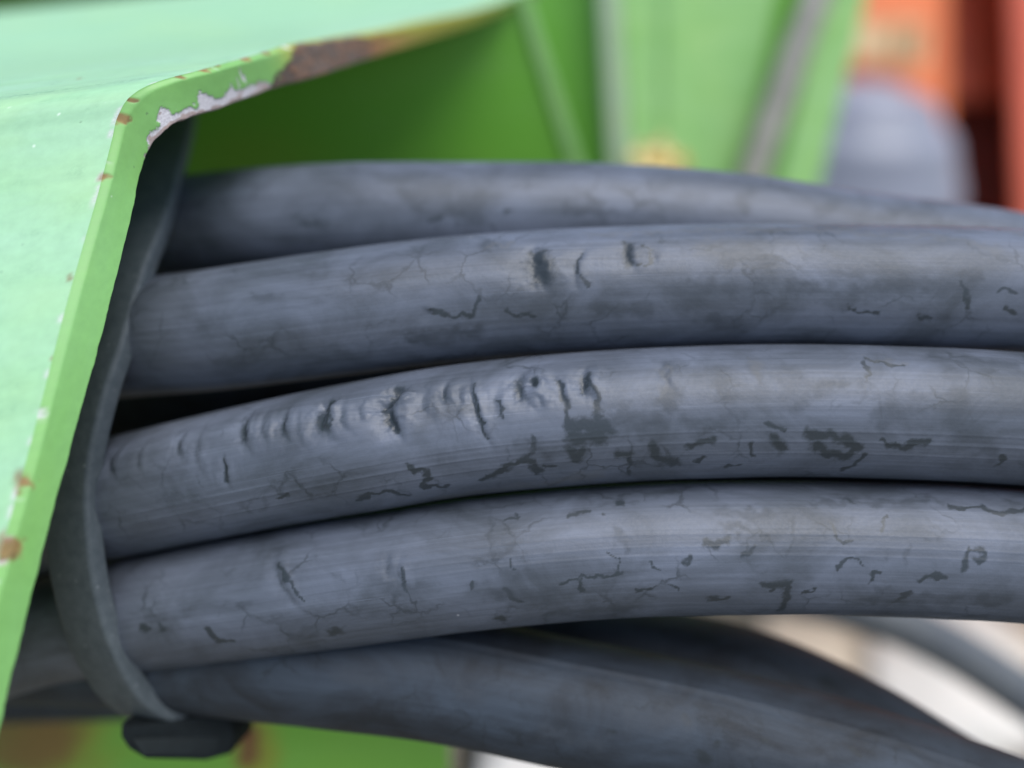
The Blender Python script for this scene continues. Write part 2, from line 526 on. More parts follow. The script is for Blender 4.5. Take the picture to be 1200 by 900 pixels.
def plate(name, corners, off, mat, parent, n=40, masks=None, bevel=.0006):
    """steel plate: corners tl,tr,br,bl as (px,py,d); front face is a grid so it can carry rust; off = thickness vector"""
    tl, tr, br, bl = [W(*c) for c in corners]
    a = np.linspace(0, 1, n)[:, None, None]; b = np.linspace(0, 1, n)[None, :, None]
    F = (tl * (1 - b) + tr * b) * (1 - a) + (bl * (1 - b) + br * b) * a
    B = F + off
    sx = np.linalg.norm(tr - tl) * 1000; sy = np.linalg.norm(bl - tl) * 1000
    uv = np.stack(np.broadcast_arrays(b[..., 0] * sx, a[..., 0] * sy), -1)
    # ring of faces: top -> front -> bottom -> back as a wrapped grid across the plate, ends capped
    ring = np.concatenate([F, B[::-1]], 0)          # (2n) x n
    ring = ring.transpose(1, 0, 2)                  # n across x 2n round
    uvr = np.concatenate([uv, uv[::-1]], 0).transpose(1, 0, 2)
    at = {}
    px = project(F.reshape(-1, 3)).reshape(n, n, 2)
    for k, fn in (masks or {}).items():
        m = fn(px[..., 0], px[..., 1], uv[..., 0], uv[..., 1])
        at[k] = np.concatenate([m, m[::-1]], 0).T
    me = grid_mesh(name, ring, wrap=True, uv=uvr, attrs=at, caps=True)
    try:
        me.set_sharp_from_angle(angle=R(40))
    except Exception:
        pass
    o = link(name, me, mat, parent)
    md = o.modifiers.new("Bevel", 'BEVEL'); md.width = bevel; md.segments = 2; md.limit_method = 'ANGLE'; md.angle_limit = R(50)
    return o


# rear web of the channel (dark, inside) and the flange below the bundle
L = EXT * .14
web = plate("rear_web", [(-330, 40, .226), (612, -6, .226), (748, 430, .285), (-330, 430, .285)], V3(.0042, 0, .0005) * 0 + V3(.001, 0, .004), M_INNER, frame, 50,
            dict(halo=lambda x, y, a, b: .22 * smooth(60, 0, np.hypot((x - 290) / 2.2, y - 185))))
lip_web = plate("web_edge", [(604, -8, .2245), (619, -8, .2245), (758, 430, .284), (741, 430, .284)], V3(.001, 0, .0045), M_MID, frame, 30)


def low_rust(x, y, a, b):
    n = fbm(a * .25, b * .25, 15, 4) - .5
    m = smooth(1.1, .4, np.hypot((x - 292) / 20, (y - 868) / 42) + 1.1 * n)
    m = np.maximum(m, .8 * smooth(1.2, .5, np.hypot((x - 30) / 80, (y - 860) / 70) + .6 * n))
    return m


def low_halo(x, y, a, b):
    n = fbm(a * .2, b * .2, 16, 4) - .5
    return np.maximum(.9 * smooth(1.5, .5, np.hypot((x - 300) / 24, (y - 878) / 46) + .8 * n), .8 * smooth(1.3, .3, np.hypot((x - 70) / 70, (y - 860) / 80) + .8 * n))


plate("lower_flange", [(-330, 790, .195), (526, 790, .195), (526, 1000, .215), (-330, 1000, .215)], V3(0, -.001, .006), green_paint('bright_green_paint', (0.21, 0.52, 0.055), (0.27, 0.55, 0.1), .3, .42), frame, 110,
      dict(rust=low_rust, halo=low_halo))

plate("back_rail", [(-420, -90, .33), (330, -140, .31), (330, 60, .34), (-420, 110, .36)], V3(0, 0, .006), green_paint('shaded_rail_green_paint', (0.06, 0.15, 0.03), (0.09, 0.2, 0.05), .3, .5), frame, 16)  # rail's shade put into the paint: green darkened far below the other plates

# ------------------------------------------------------------------ cables
RC = .0108
MMPX = .1286


def cable(name, label, ctrl, r=RC, ns=1000, front=210, mat=None, marks=(), smears=(), soils=(), dents=(), ridges=(), rough=1.0, seed=0):
    path, q = spline([W(px, py, d + .0075 * min(1.3, max(0, (380 - px) / 280))) for px, py, d in ctrl], ns)
    T = np.gradient(path, axis=0); T /= np.linalg.norm(T, axis=1)[:, None]
    F = -FWD - (T @ -FWD)[:, None] * T; F /= np.linalg.norm(F, axis=1)[:, None]
    U = np.cross(F, T); U *= np.sign((U @ UP).mean())
    th = np.concatenate([np.linspace(R(-105), R(105), front), np.linspace(R(105), R(255), 26)[1:-1]])
    s = (q * 1000)[:, None]; w = (th * r * 1000)[None, :]
    S_, W_ = np.broadcast_arrays(s, w)
    base = path[:, None] + r * (np.cos(th)[None, :, None] * F[:, None] + np.sin(th)[None, :, None] * U[:, None])
    pp = project(base[:, :front].reshape(-1, 3)); flat_s = S_[:, :front].ravel(); flat_w = W_[:, :front].ravel()
    fw = np.abs(flat_w) < r * 1000 * 1.25

    def sw(px, py):          # the spot on the sheath seen there
        dd = (pp[:, 0] - px) ** 2 + (pp[:, 1] - py) ** 2 + (~fw) * 1e6
        k = int(np.argmin(dd))
        return flat_s[k], flat_w[k]
    wx = 1.9 * (fbm(S_ * .8, W_ * .8 + 40, 100 + seed, 5) - .5)
    wy = 1.9 * (fbm(S_ * .8 + 70, W_ * .8, 200 + seed, 5) - .5)

    def stroke(lst, soft, amp=1.0):
        acc = np.zeros(S_.shape)
        for pts, wd in lst:
            p = [sw(*x) for x in pts]
            rad = wd * MMPX * .5
            if len(p) == 1:
                p = p + [(p[0][0] + .01, p[0][1])]
            s0 = min(x[0] for x in p) - rad * 2.5 - 2; s1 = max(x[0] for x in p) + rad * 2.5 + 2
            k0, k1 = np.searchsorted(q * 1000, [s0, s1])
            X = S_[k0:k1] + wx[k0:k1] * amp; Y = W_[k0:k1] + wy[k0:k1] * amp
            best = np.full(X.shape, 1e9)
            for (ax_, ay), (bx, by) in zip(p[:-1], p[1:]):
                dx, dy = bx - ax_, by - ay; L2 = dx * dx + dy * dy + 1e-9
                tt = np.clip(((X - ax_) * dx + (Y - ay) * dy) / L2, 0, 1)
                best = np.minimum(best, np.hypot(X - ax_ - tt * dx, Y - ay - tt * dy))
            best = best * (.62 + .76 * fbm(S_[k0:k1] * .45 + 13, W_[k0:k1] * .45 + 5, 500 + seed, 3)) + .10 * (fbm(S_[k0:k1] * 2.6, W_[k0:k1] * 2.6, 600 + seed, 3) - .5)
            acc[k0:k1] = np.maximum(acc[k0:k1], smooth(rad * (1 + soft), rad * (1 - soft), best))
        return acc
    grime_dent_shade = stroke(marks, 1.0)
    smear = stroke(smears, .95, 1.6)
    soil = stroke(soils, .9, 1.5)
    dr = np.zeros(S_.shape)
    # gentle unevenness of an old extruded sheath
    dr += rough * .10 * (fbm(S_ * .07, W_ * .07 + 11, 300 + seed, 3) - .5)
    dr += rough * .035 * (fbm(S_ * .02, W_ * 1.3, 400 + seed, 3) - .5)
    for (px, py, hw, hh, dep, curve, tilt, lip) in dents:
        hw *= 1.3; hh *= 1.15
        s0, w0 = sw(px, py)
        k0, k1 = np.searchsorted(q * 1000, [s0 - 7, s0 + 7])
        X = S_[k0:k1] - s0 + .5 * wx[k0:k1]; Y = W_[k0:k1] - w0 + .4 * wy[k0:k1]
        ct, sn = math.cos(R(tilt)), math.sin(R(tilt))
        a = X * ct + Y * sn; b = -X * sn + Y * ct
        a = a + curve * (1 - (b / hh) ** 2)      # crescent: bulges to the left
        env = np.exp(-np.abs(b / hh) ** 2.4)
        groove = np.exp(-(np.where(a > 0, a / (hw * .7), a / (hw * 2.0))) ** 2)
        lipf = np.exp(-((a - 2.0 * hw) / (1.35 * hw)) ** 2)
        dr[k0:k1] += env * (-.85 * dep * groove + .95 * lip * lipf) * (1 + .5 * (fbm(X * 2 + 9, Y * 2 + 9, 7, 3) - .5))
        dr[k0:k1] += min(dep, .8) * .42 * np.exp(-(X / 2.6) ** 2 - (Y / (hh * 1.2)) ** 2) * (fbm(S_[k0:k1] * 1.7, W_[k0:k1] * .42, 700 + seed, 4) - .5)
        grime_dent_shade[k0:k1] = np.maximum(grime_dent_shade[k0:k1], env ** 2 * np.exp(-(a / (hw * .8)) ** 2) * min(1, dep * 1.3))  # groove bottoms darkened: dent shade painted into the stain mask
    for (px, py, amp, wd) in ridges:
        _, w0 = sw(px, py)
        dr += amp * np.exp(-((W_ - w0 - .25 * np.sin(S_ * .05)) / wd) ** 2)
    N = np.cos(th)[None, :, None] * F[:, None] + np.sin(th)[None, :, None] * U[:, None]
    P = base + N * (dr / 1000)[..., None]
    me = grid_mesh(name, P, wrap=True, uv=np.stack([S_, W_], -1), attrs=dict(grime_dent_shade=grime_dent_shade, smear=smear, soil=soil), caps=True)
    # outward normals
    c0 = path[ns // 2]; k = (ns // 2) * len(th)
    me.update()
    nrm = np.array(me.polygons[(ns // 2) * len(th)].normal)
    if nrm @ (P[ns // 2, 0] - c0) < 0:
        me.flip_normals()
    return tag(link(name, me, mat or M_RUB[seed % len(M_RUB)]), label, "cable", "black cables bundled by the strap")


DARK_RUB = rubber('shade_darkened_rubber', base=(0.038, 0.050, 0.067), dark=(0.014, 0.018, 0.021), seed=11.0, streak=.6, spec=.30, gloss=-.16)  # darker rubber copy: shade on the low and buried cables put into the colour
M_RUB = [rubber("weathered_rubber" if i == 0 else "weathered_rubber_%s" % "bcdefgh"[i - 1], seed=float(i) * 1.7) for i in range(6)]

cable("black_cable", "topmost dusty black cable, farthest back of the stacked row", [
    (-250, 330, .185), (-40, 305, .175), (120, 283, .167), (250, 266, .160), (400, 258, .156), (550, 257, .155), (700, 258, .155), (850, 269, .155), (1000, 290, .156), (1200, 318, .157), (1420, 375, .162), (1700, 470, .17)],
    ns=620, front=130, seed=0, rough=1.0,
    smears=[([(470, 225), (500, 255)], 16), ([(350, 260), (380, 262)], 14), ([(530, 250), (570, 255)], 12), ([(690, 230), (705, 255)], 14), ([(980, 240), (960, 252)], 14), ([(880, 225), (870, 245)], 18), ([(660, 245), (720, 250)], 12), ([(1080, 262), (1190, 275)], 10)],
    marks=[([(505, 260), (520, 256)], 6), ([(350, 258), (372, 266)], 5), ([(590, 252), (600, 248)], 4)])

cable("black_cable", "second black cable from the top, with dark oval gouges near its upper edge", [
    (-260, 470, .158), (-60, 432, .149), (100, 403, .143), (250, 387, .139), (400, 367, .1375), (550, 350, .137), (700, 341, .137), (850, 337, .137), (1000, 338, .137), (1200, 343, .138), (1420, 362, .142), (1700, 410, .15)],
    seed=1,
    marks=[([(632, 300), (634, 325)], 24), ([(734, 288), (736, 308)], 15), ([(505, 365), (530, 370), (556, 368)], 5), ([(561, 347), (557, 368)], 5), ([(595, 363), (603, 369), (628, 371)], 4),
           ([(1125, 335), (1133, 345), (1138, 362)], 5), ([(1172, 340), (1192, 342)], 5), ([(1176, 362), (1186, 369)], 6), ([(680, 298), (676, 318), (688, 332)], 4), ([(745, 315), (765, 308), (766, 292), (750, 290)], 3), ([(995, 358), (1010, 366), (1030, 366)], 4), ([(1078, 370), (1088, 376)], 4)],
    smears=[([(795, 345), (850, 342), (885, 332)], 30), ([(835, 372), (865, 385)], 26), ([(930, 333), (960, 340), (990, 352)], 20), ([(1000, 345), (1060, 330), (1110, 335)], 20), ([(985, 322), (1000, 325)], 14), ([(700, 360), (760, 365)], 18), ([(480, 395), (560, 390)], 18), ([(1125, 322), (1145, 322)], 12), ([(850, 300), (900, 310)], 24), ([(300, 345), (330, 350)], 12)],
    soils=[([(690, 274), (800, 271), (900, 269), (1000, 270)], 10), ([(1000, 274), (1090, 276), (1170, 292)], 9), ([(575, 288), (600, 286)], 7), ([(830, 290), (930, 290)], 26), ([(1180, 270), (1198, 275)], 12)],
    dents=[(630, 312, 1.3, 3.0, .9, .4, 8, .25), (680, 315, .5, 2.6, .28, .8, -14, .12), (735, 298, .9, 2.2, .42, .3, 5, .2), (764, 300, .4, 1.6, .12, -.5, 0, .1), (502, 366, .4, .8, .2, .2, 60, .1)])

cable("black_cable", "third black cable, the nearest, with a row of crescent nicks and dark stains", [
    (-240, 700, .149), (-70, 636, .142), (60, 600, .1385), (180, 573, .136), (300, 547, .134), (420, 524, .132), (550, 503, .131), (700, 489, .130), (850, 482, .130), (1000, 482, .130), (1200, 491, .130), (1420, 517, .133), (1700, 580, .14)],
    seed=2, ns=1150, front=230,
    marks=[([(450, 476), (455, 490), (463, 504)], 9), ([(468, 454), (461, 465)], 10), ([(388, 470), (384, 482)], 8), ([(380, 484), (386, 502)], 5), ([(627, 446), (626, 452)], 8), ([(690, 436), (685, 458)], 6), ([(556, 450), (560, 485), (568, 512)], 4),  # this row: painted shade inside the deep holes and slits of the dents
           ([(478, 545), (486, 552), (497, 551), (502, 560), (499, 571), (522, 570)], 7), ([(422, 586), (432, 579), (455, 577), (480, 581)], 6), ([(565, 561), (585, 553), (604, 543), (620, 538), (632, 553)], 9), ([(624, 512), (620, 536)], 5),
           ([(668, 500), (690, 497), (715, 505)], 16), ([(672, 512), (700, 513)], 18), ([(668, 528), (674, 538), (684, 528)], 14), ([(655, 450), (664, 478), (666, 500)], 8), ([(688, 440), (700, 465), (699, 492)], 7), ([(640, 545), (652, 546)], 5),
           ([(722, 530), (737, 532)], 12), ([(737, 538), (738, 556)], 5), ([(766, 522), (774, 540), (792, 541)], 12), ([(808, 521), (833, 516)], 9), ([(880, 520), (882, 532)], 8), ([(906, 514), (919, 525)], 14), ([(818, 540), (824, 536)], 6),
           ([(946, 508), (985, 514), (1006, 524), (992, 535), (970, 531), (956, 520)], 11), ([(1012, 530), (1004, 545), (990, 550)], 6), ([(1045, 522), (1060, 525), (1088, 517)], 9), ([(1030, 515), (1044, 521)], 4), ([(1013, 420), (1030, 424), (1060, 430)], 5), ([(1014, 425), (1014, 445)], 5), ([(1166, 545), (1178, 534)], 5), ([(900, 498), (920, 503)], 6), ([(262, 540), (265, 562)], 5), ([(325, 583), (340, 580)], 4), ([(850, 547), (866, 543)], 5), ([(585, 470), (590, 490)], 4)],
    smears=[([(1052, 478), (1035, 488)], 24), ([(1065, 470), (1078, 480)], 22), ([(1095, 415), (1120, 440), (1125, 470), (1120, 495), (1145, 515), (1158, 528)], 22), ([(884, 428), (895, 452)], 16), ([(790, 430), (785, 470)], 22), ([(925, 440), (930, 470)], 26), ([(620, 520), (640, 530)], 20), ([(810, 500), (870, 490)], 20), ([(1100, 420), (1190, 428)], 14), ([(960, 455), (985, 450)], 18), ([(725, 490), (770, 500)], 26), ([(845, 455), (860, 470)], 18)],
    soils=[([(784, 432), (780, 460)], 10), ([(884, 425), (890, 440)], 10), ([(520, 585), (620, 570), (700, 556)], 18), ([(1015, 420), (1060, 428)], 6)],
    dents=[(134, 541, .55, 2.3, .5, .7, 4, .2), (212, 522, .55, 2.2, .5, .6, 8, .2), (288, 503, .75, 2.8, .8, .8, 4, .35), (335, 498, .55, 2.5, .6, .5, 10, .25), (381, 492, .8, 2.9, .75, .8, 8, .3), (386, 476, .55, .9, .9, .2, -25, .3),
           (457, 488, .75, 2.9, 1.35, .2, 14, .35), (466, 462, .75, 1.3, 1.4, .2, -35, .75), (455, 472, .9, .8, 1.1, 0, 0, .2), (524, 461, .45, 1.5, .5, .5, 8, .2), (541, 465, .35, 1.3, .3, .3, 4, .15), (559, 480, .4, 4.2, .55, .3, 12, .2), (616, 452, 1.0, 2.8, .7, 1.0, 2, .5), (627, 449, .5, .7, .9, 0, 0, .25), (632, 470, .3, .9, .25, -.3, 20, .1),
           (687, 449, .65, 2.2, .75, .6, 6, .25), (655, 458, .5, 2.2, .35, -.3, 12, .15), (264, 552, .35, 1.8, .4, 0, 0, .12), (232, 530, .5, 3.0, .2, .4, 4, .14), (350, 505, .4, 2.4, .25, .4, 12, .14), (405, 490, .4, 2.2, .3, .5, 10, .12), (425, 480, .35, 1.6, .25, .5, 4, .12), (500, 470, .6, 2.5, .2, .4, 6, .18), (585, 472, .5, 2.0, .25, .3, 0, .15), (780, 440, .5, 2.2, .22, .3, 10, .12), (310, 500, .35, 2.2, .25, .4, 8, .12), (165, 535, .4, 2.5, .2, .5, 4, .12)],
    ridges=[(760, 522, .06, .18), (900, 505, .05, .14), (500, 560, .05, .16)])

cable("black_cable", "fourth black cable, streaked blue-grey, with a hooked dark mark on its lower side", [
    (-240, 850, .154), (-60, 776, .152), (70, 739, .146), (200, 712, .1395), (330, 692, .1365), (450, 674, .134), (580, 657, .132), (720, 645, .1312), (860, 641, .131), (1000, 642, .131), (1200, 652, .131), (1420, 682, .134), (1700, 750, .14)],
    seed=3, ns=1050,
    marks=[([(655, 686), (668, 680), (684, 675), (700, 677), (728, 672)], 4), ([(680, 676), (683, 694)], 5), ([(712, 648), (724, 652), (726, 672)], 3), ([(744, 694), (752, 690), (766, 688)], 3), ([(784, 683), (795, 690)], 4), ([(826, 639), (852, 634)], 10), ([(804, 662), (808, 652)], 7), ([(873, 650), (882, 646)], 6),
           ([(897, 684), (925, 685), (922, 698), (914, 713)], 8), ([(900, 692), (906, 690)], 5), ([(1131, 667), (1128, 655), (1135, 643), (1151, 645), (1152, 652), (1143, 657)], 6), ([(1078, 680), (1088, 675), (1108, 677)], 5), ([(976, 612), (980, 630), (986, 637), (998, 633)], 5), ([(979, 672), (990, 656), (1004, 654), (1013, 662)], 4),
           ([(1110, 594), (1122, 597), (1150, 594), (1170, 602), (1198, 598)], 6), ([(729, 588), (732, 590)], 9), ([(668, 604), (680, 600), (692, 601)], 5), ([(705, 602)], 6), ([(995, 586), (1000, 588)], 6), ([(1030, 622), (1042, 606)], 4), ([(1018, 685), (1022, 672), (1030, 670)], 4), ([(585, 724)], 14), ([(398, 738), (390, 742)], 12), ([(832, 703), (850, 702)], 7), ([(1050, 705), (1065, 695)], 5), ([(553, 680), (556, 690)], 6), ([(590, 692), (600, 700), (610, 706)], 6), ([(600, 655), (604, 668)], 3), ([(470, 668), (476, 690)], 5), ([(330, 660), (345, 690), (360, 705)], 4), ([(165, 735), (175, 737)], 9), ([(190, 736)], 9), ([(240, 735), (255, 750), (275, 752)], 5), ([(590, 610), (603, 604)], 3), ([(760, 660), (772, 668)], 4), ([(940, 695), (955, 690)], 4)],
    smears=[([(850, 620), (880, 622)], 12), ([(560, 690), (640, 700)], 22), ([(840, 600), (900, 605)], 14), ([(1020, 700), (1180, 705)], 18), ([(720, 620), (735, 640)], 10), ([(640, 720), (760, 712)], 12), ([(450, 690), (500, 690)], 18), ([(950, 590), (1100, 586)], 10)],
    dents=[(332, 680, .5, 4.0, .3, .6, 22, .2), (455, 665, .4, 1.5, .25, .4, 6, .1), (470, 672, .4, 1.5, .25, .4, 6, .1)],
    ridges=[(850, 625, .05, .2), (850, 650, .05, .16), (850, 640, .04, .12)])

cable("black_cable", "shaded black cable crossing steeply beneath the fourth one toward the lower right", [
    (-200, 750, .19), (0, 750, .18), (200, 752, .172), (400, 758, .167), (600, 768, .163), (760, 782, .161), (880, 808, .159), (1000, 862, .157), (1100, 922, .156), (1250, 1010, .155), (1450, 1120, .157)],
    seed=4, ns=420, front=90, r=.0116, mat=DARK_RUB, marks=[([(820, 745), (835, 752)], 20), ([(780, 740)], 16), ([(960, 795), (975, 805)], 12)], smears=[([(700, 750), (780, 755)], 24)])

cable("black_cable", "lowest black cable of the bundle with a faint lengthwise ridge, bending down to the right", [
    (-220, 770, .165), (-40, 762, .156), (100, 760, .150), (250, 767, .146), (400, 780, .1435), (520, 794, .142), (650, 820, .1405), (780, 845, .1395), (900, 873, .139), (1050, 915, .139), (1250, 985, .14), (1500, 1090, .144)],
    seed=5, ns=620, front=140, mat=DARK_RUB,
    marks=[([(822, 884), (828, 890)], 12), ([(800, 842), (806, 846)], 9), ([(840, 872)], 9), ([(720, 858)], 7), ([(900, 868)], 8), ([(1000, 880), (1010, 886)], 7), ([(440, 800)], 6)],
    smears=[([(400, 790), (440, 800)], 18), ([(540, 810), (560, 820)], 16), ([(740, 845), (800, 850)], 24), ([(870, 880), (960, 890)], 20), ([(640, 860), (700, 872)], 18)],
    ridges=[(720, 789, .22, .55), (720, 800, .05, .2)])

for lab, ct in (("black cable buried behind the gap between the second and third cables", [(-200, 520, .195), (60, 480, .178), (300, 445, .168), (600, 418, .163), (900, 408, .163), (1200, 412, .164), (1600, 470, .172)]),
                ("unseen filler cable added behind the lowest cable to block back light", [(-200, 800, .20), (100, 790, .187), (400, 775, .180), (600, 785, .176), (800, 815, .174), (1000, 885, .173), (1250, 985, .174), (1500, 1100, .174)]),  # filler added so back light doesn't leak between the two lowest cables
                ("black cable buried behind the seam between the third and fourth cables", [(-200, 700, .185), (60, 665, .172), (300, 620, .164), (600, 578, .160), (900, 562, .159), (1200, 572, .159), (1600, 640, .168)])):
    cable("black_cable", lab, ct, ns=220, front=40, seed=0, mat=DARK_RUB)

pf, qf = spline([W(*c) for c in [(500, 640, .31), (760, 668, .30), (900, 690, .295), (1000, 712, .29), (1080, 742, .288), (1160, 788, .286), (1260, 860, .285), (1400, 980, .285), (1600, 1180, .29)]], 160)
F_ = tube(pf, .0086, 32)
me = grid_mesh("black_cable", F_, wrap=True, caps=True, uv=np.stack(np.broadcast_arrays((qf * 1000)[:, None], np.linspace(0, 54, 32)[None]), -1), flip=True)
tag(link("black_cable", me, rubber("far_rubber", base=(0.14, 0.15, 0.155), seed=9.0)), "thin blurred grey cable arching behind the bundle over the pale ground", "cable")

# ------------------------------------------------------------------ strap round the bundle
sp_ctrl = [(232, 96, .182), (226, 140, .166), (214, 190, .1500), (196, 250, .1385), (168, 318, .1310), (143, 400, .1265), (124, 455, .1243), (108, 520, .1235), (101, 580, .1235), (104, 640, .1235), (112, 695, .1245), (128, 752, .1262), (148, 795, .1290), (172, 828, .1325), (204, 846, .1370), (236, 843, .1420), (262, 822, .1500), (280, 780, .162)]
sp_path, sq = spline([W(px, py, d + .0065) for px, py, d in sp_ctrl], 260)
T = np.gradient(sp_path, axis=0); T /= np.linalg.norm(T, axis=1)[:, None]
wdir = V3(-.93, -.10, .34); wdir /= np.linalg.norm(wdir)
wtop = V3(-.95, -.05, -.22); wtop /= np.linalg.norm(wtop)
kt = smooth(.20, .55, sq / sq[-1])[:, None]
wdir = wtop * (1 - kt) + wdir * kt
Wd = wdir - (T * wdir).sum(1)[:, None] * T; Wd /= np.linalg.norm(Wd, axis=1)[:, None]
Nd = np.cross(T, Wd)
Nd *= np.sign((Nd @ -FWD)[130])
# rounded rectangle: a along the width (0 = right rim), b thickness outward
wid, thk, cr = .0100, .0036, .0010
sec = []
for cx, cy, a0 in ((wid - cr, thk - cr, 0), (cr, thk - cr, 90), (cr, cr, 180), (wid - cr, cr, 270)):
    for a in np.linspace(a0, a0 + 90, 6):
        sec.append((cx + cr * math.cos(R(a)), cy + cr * math.sin(R(a))))
sec = np.array(sec)
ro = np.where(np.abs(sec[:, 1] - thk) < cr, 1, 0)
SP = sp_path[:, None] + Wd[:, None] * sec[None, :, 0, None] + Nd[:, None] * (sec[None, :, 1, None] - thk)
SP = SP + Nd[:, None] * (.00012 * (fbm(sq[:, None] * 600 + 0 * sec[None, :, 0], sec[None, :, 0] * 300 + 5, 88, 3) - .5))[..., None]
strap = thing("rubber_strap", "dark flat rubber strap wrapped around the cable bundle beside the green channel", "strap", W(110, 600, .125))
sm = NT("strap_rubber_dusty")
sn = sm.noise(sm.obj(), 500, 5, 0.65)
sc_ = sm.mix(sm.ramp(sn, [(0.35, 0.0), (0.65, 1.0)]), (0.062, 0.078, 0.088), (0.090, 0.108, 0.120))
svo = sm.n("ShaderNodeTexVoronoi"); svo.inputs['Scale'].default_value = 330; sm.l(sm.obj(), svo.inputs['Vector'])
sc_ = sm.mix(sm.math('MULTIPLY', sm.ramp(svo.outputs['Distance'], [(0.06, 1.0), (0.13, 0.0)]), 0.6), sc_, (0.17, 0.19, 0.2))
sm.l(sc_, sm.b.inputs['Base Color']); sm.b.inputs['Roughness'].default_value = 0.6; sm.b.inputs['Specular IOR Level'].default_value = 0.35
sm.l(sm.bump(sn, 0.3, 0.0001), sm.b.inputs['Normal'])
me = grid_mesh("band", SP, wrap=True, caps=True)
kk = 130
me.update()
ctr = SP[kk].mean(0)
nrm = np.array(me.polygons[kk * len(sec) + 2].normal); pc = np.array(me.polygons[kk * len(sec) + 2].center)
if nrm @ (pc - ctr) < 0:
    me.flip_normals()
link("band", me, sm.m, strap)
bk = [(141, 848, .140), (238, 843, .146), (244, 838, .146), (268, 836, .148), (273, 862, .148), (271, 884, .148), (240, 892, .146), (170, 890, .141), (150, 878, .140), (141, 864, .140)]
bm_obj("buckle", prism([W(*p) for p in bk], V3(.001, .0005, .009)), simple("buckle_plastic", (0.010, 0.014, 0.016), .3, 800, .75, spec=.15), strap, .0006, 3)
bm_obj("buckle_bar", prism([W(*p) for p in [(152, 866, .1396), (258, 864, .1470), (254, 886, .1470), (168, 887, .1396)]], V3(0, 0, .003)), simple("buckle_bar_plastic", (0.012, 0.017, 0.019), .3, 800, .75, spec=.2), strap, .0005, 3)

# ------------------------------------------------------------------ second green frame standing behind the bundle
post = thing("machine_post", "blurred upright green folded panel with pale outer face behind the cables", "machine post", W(800, 190, .36))
plate("shaded_cheek", [(610, -150, .335), (716, -150, .33), (745, 420, .39), (640, 420, .40)], V3(0, 0, .005), M_INNER, post, 24)
plate("fold_edge", [(694, -150, .318), (716, -150, .318), (752, 420, .372), (730, 420, .372)], V3(.001, 0, .02), green_paint("greyed_green_paint", (0.33, 0.47, 0.27), (0.45, 0.55, 0.40), .5, .5), post, 16)
plate("pale_face", [(716, -150, .322), (935, -150, .322), (838, 420, .376), (754, 420, .376)], V3(0, 0, .006), M_MID, post, 30)
plate("raised_rib", [(777, -150, .3208), (804, -150, .3208), (800, 420, .3748), (779, 420, .3748)], V3(0, 0, .0035), M_MID, post, 16, bevel=.0015)
plate("side_flange", [(1000, -150, .325), (1052, -150, .325), (910, 420, .375), (862, 420, .375)], V3(0, 0, .008), M_MID, post, 20)
plate("deep_cheek", [(905, -150, .35), (1030, -150, .355), (900, 420, .41), (800, 420, .41)], V3(0, 0, .004), M_INNER, post, 20)
rp, _ = spline([W(*c) for c in [(1010, -150, .318), (962, -20, .325), (925, 80, .333), (893, 170, .342), (850, 300, .352), (815, 420, .36)]], 60)
hose = link("grey_hose", grid_mesh("grey_hose", tube(rp, .0062, 20), wrap=True, caps=True, flip=True), simple("grey_hose_rubber", (0.46, 0.43, 0.38), .45, 60, .5))
tag(hose, "blurred grey-brown hose running down the groove of the pale green panel", "hose")

# dry leaf caught behind the cables
lf = NT("dry_leaf_yellow")
ln = lf.noise(lf.obj(), 120, 4)
lf.l(lf.mix(lf.ramp(ln, [(0.4, 0.0), (0.6, 1.0)]), (0.68, 0.52, 0.16), (0.85, 0.76, 0.45)), lf.b.inputs['Base Color']); lf.b.inputs['Roughness'].default_value = .7
a = np.linspace(-1, 1, 26)[:, None]; b = np.linspace(-1, 1, 14)[None]
wl = .0085 * np.sqrt(np.clip(1 - a ** 2, 0, 1)) * (1 + .25 * np.sin(a * 9))
X = .0125 * a + 0 * b; Y = wl * b; Z = .004 * (b ** 2) + .0025 * np.sin(a * 5 + b * 2) + .002 * np.sin(b * 7 + a * 3)
LP = W(770, 192, .335) + X[..., None] * V3(1, -.12, 0) + Y[..., None] * V3(0, .9, .3) + Z[..., None] * V3(0, .2, -1)
LB = LP + V3(0, 0, .0006)
me = grid_mesh("dry_leaf", np.concatenate([LP, LB[:, ::-1]], 1), wrap=True, caps=True)
tag(link("dry_leaf", me, lf.m), "small crumpled yellow dry leaf caught behind the topmost cable", "leaf")

# ------------------------------------------------------------------ orange machine in the distance
orange = simple("orange_enamel", (0.92, 0.25, 0.085), .15, 8, .4)
red_or = simple("red_orange_enamel", (0.85, 0.17, 0.09), .15, 8, .4)
dark_in = simple("oily_dark_steel", (0.20, 0.075, 0.06), .4, 10, .6)
om = thing("orange_machine", "blurred orange machine with a pale worn decal in the far upper right", "machine", W(1060, 60, 1.0))
bm_obj("hood", prism([W(*p) for p in [(930, -420, .98), (1112, -420, .98), (1116, 620, 1.2), (930, 620, 1.2)]], V3(0, 0, .35)), orange, om, .012, 4)
bm_obj("recess_panel", prism([W(*p) for p in [(1090, -420, 1.12), (1230, -420, 1.12), (1230, 620, 1.34), (1090, 620, 1.34)]], V3(0, 0, .02)), dark_in, om, .003)
bm_obj("recess_door", prism([W(*p) for p in [(1096, -420, 1.06), (1205, -420, 1.06), (1205, 110, 1.10), (1096, 120, 1.10)]], V3(0, 0, .02)), simple("dark_orange_enamel", (0.40, 0.075, 0.03), .2, 8, .5), om, .003)
bm_obj("side_column", prism([W(*p) for p in [(1166, -420, .93), (1420, -420, .93), (1420, 620, 1.15), (1204, 620, 1.15)]], V3(.2, 0, .3)), red_or, om, .02, 4)
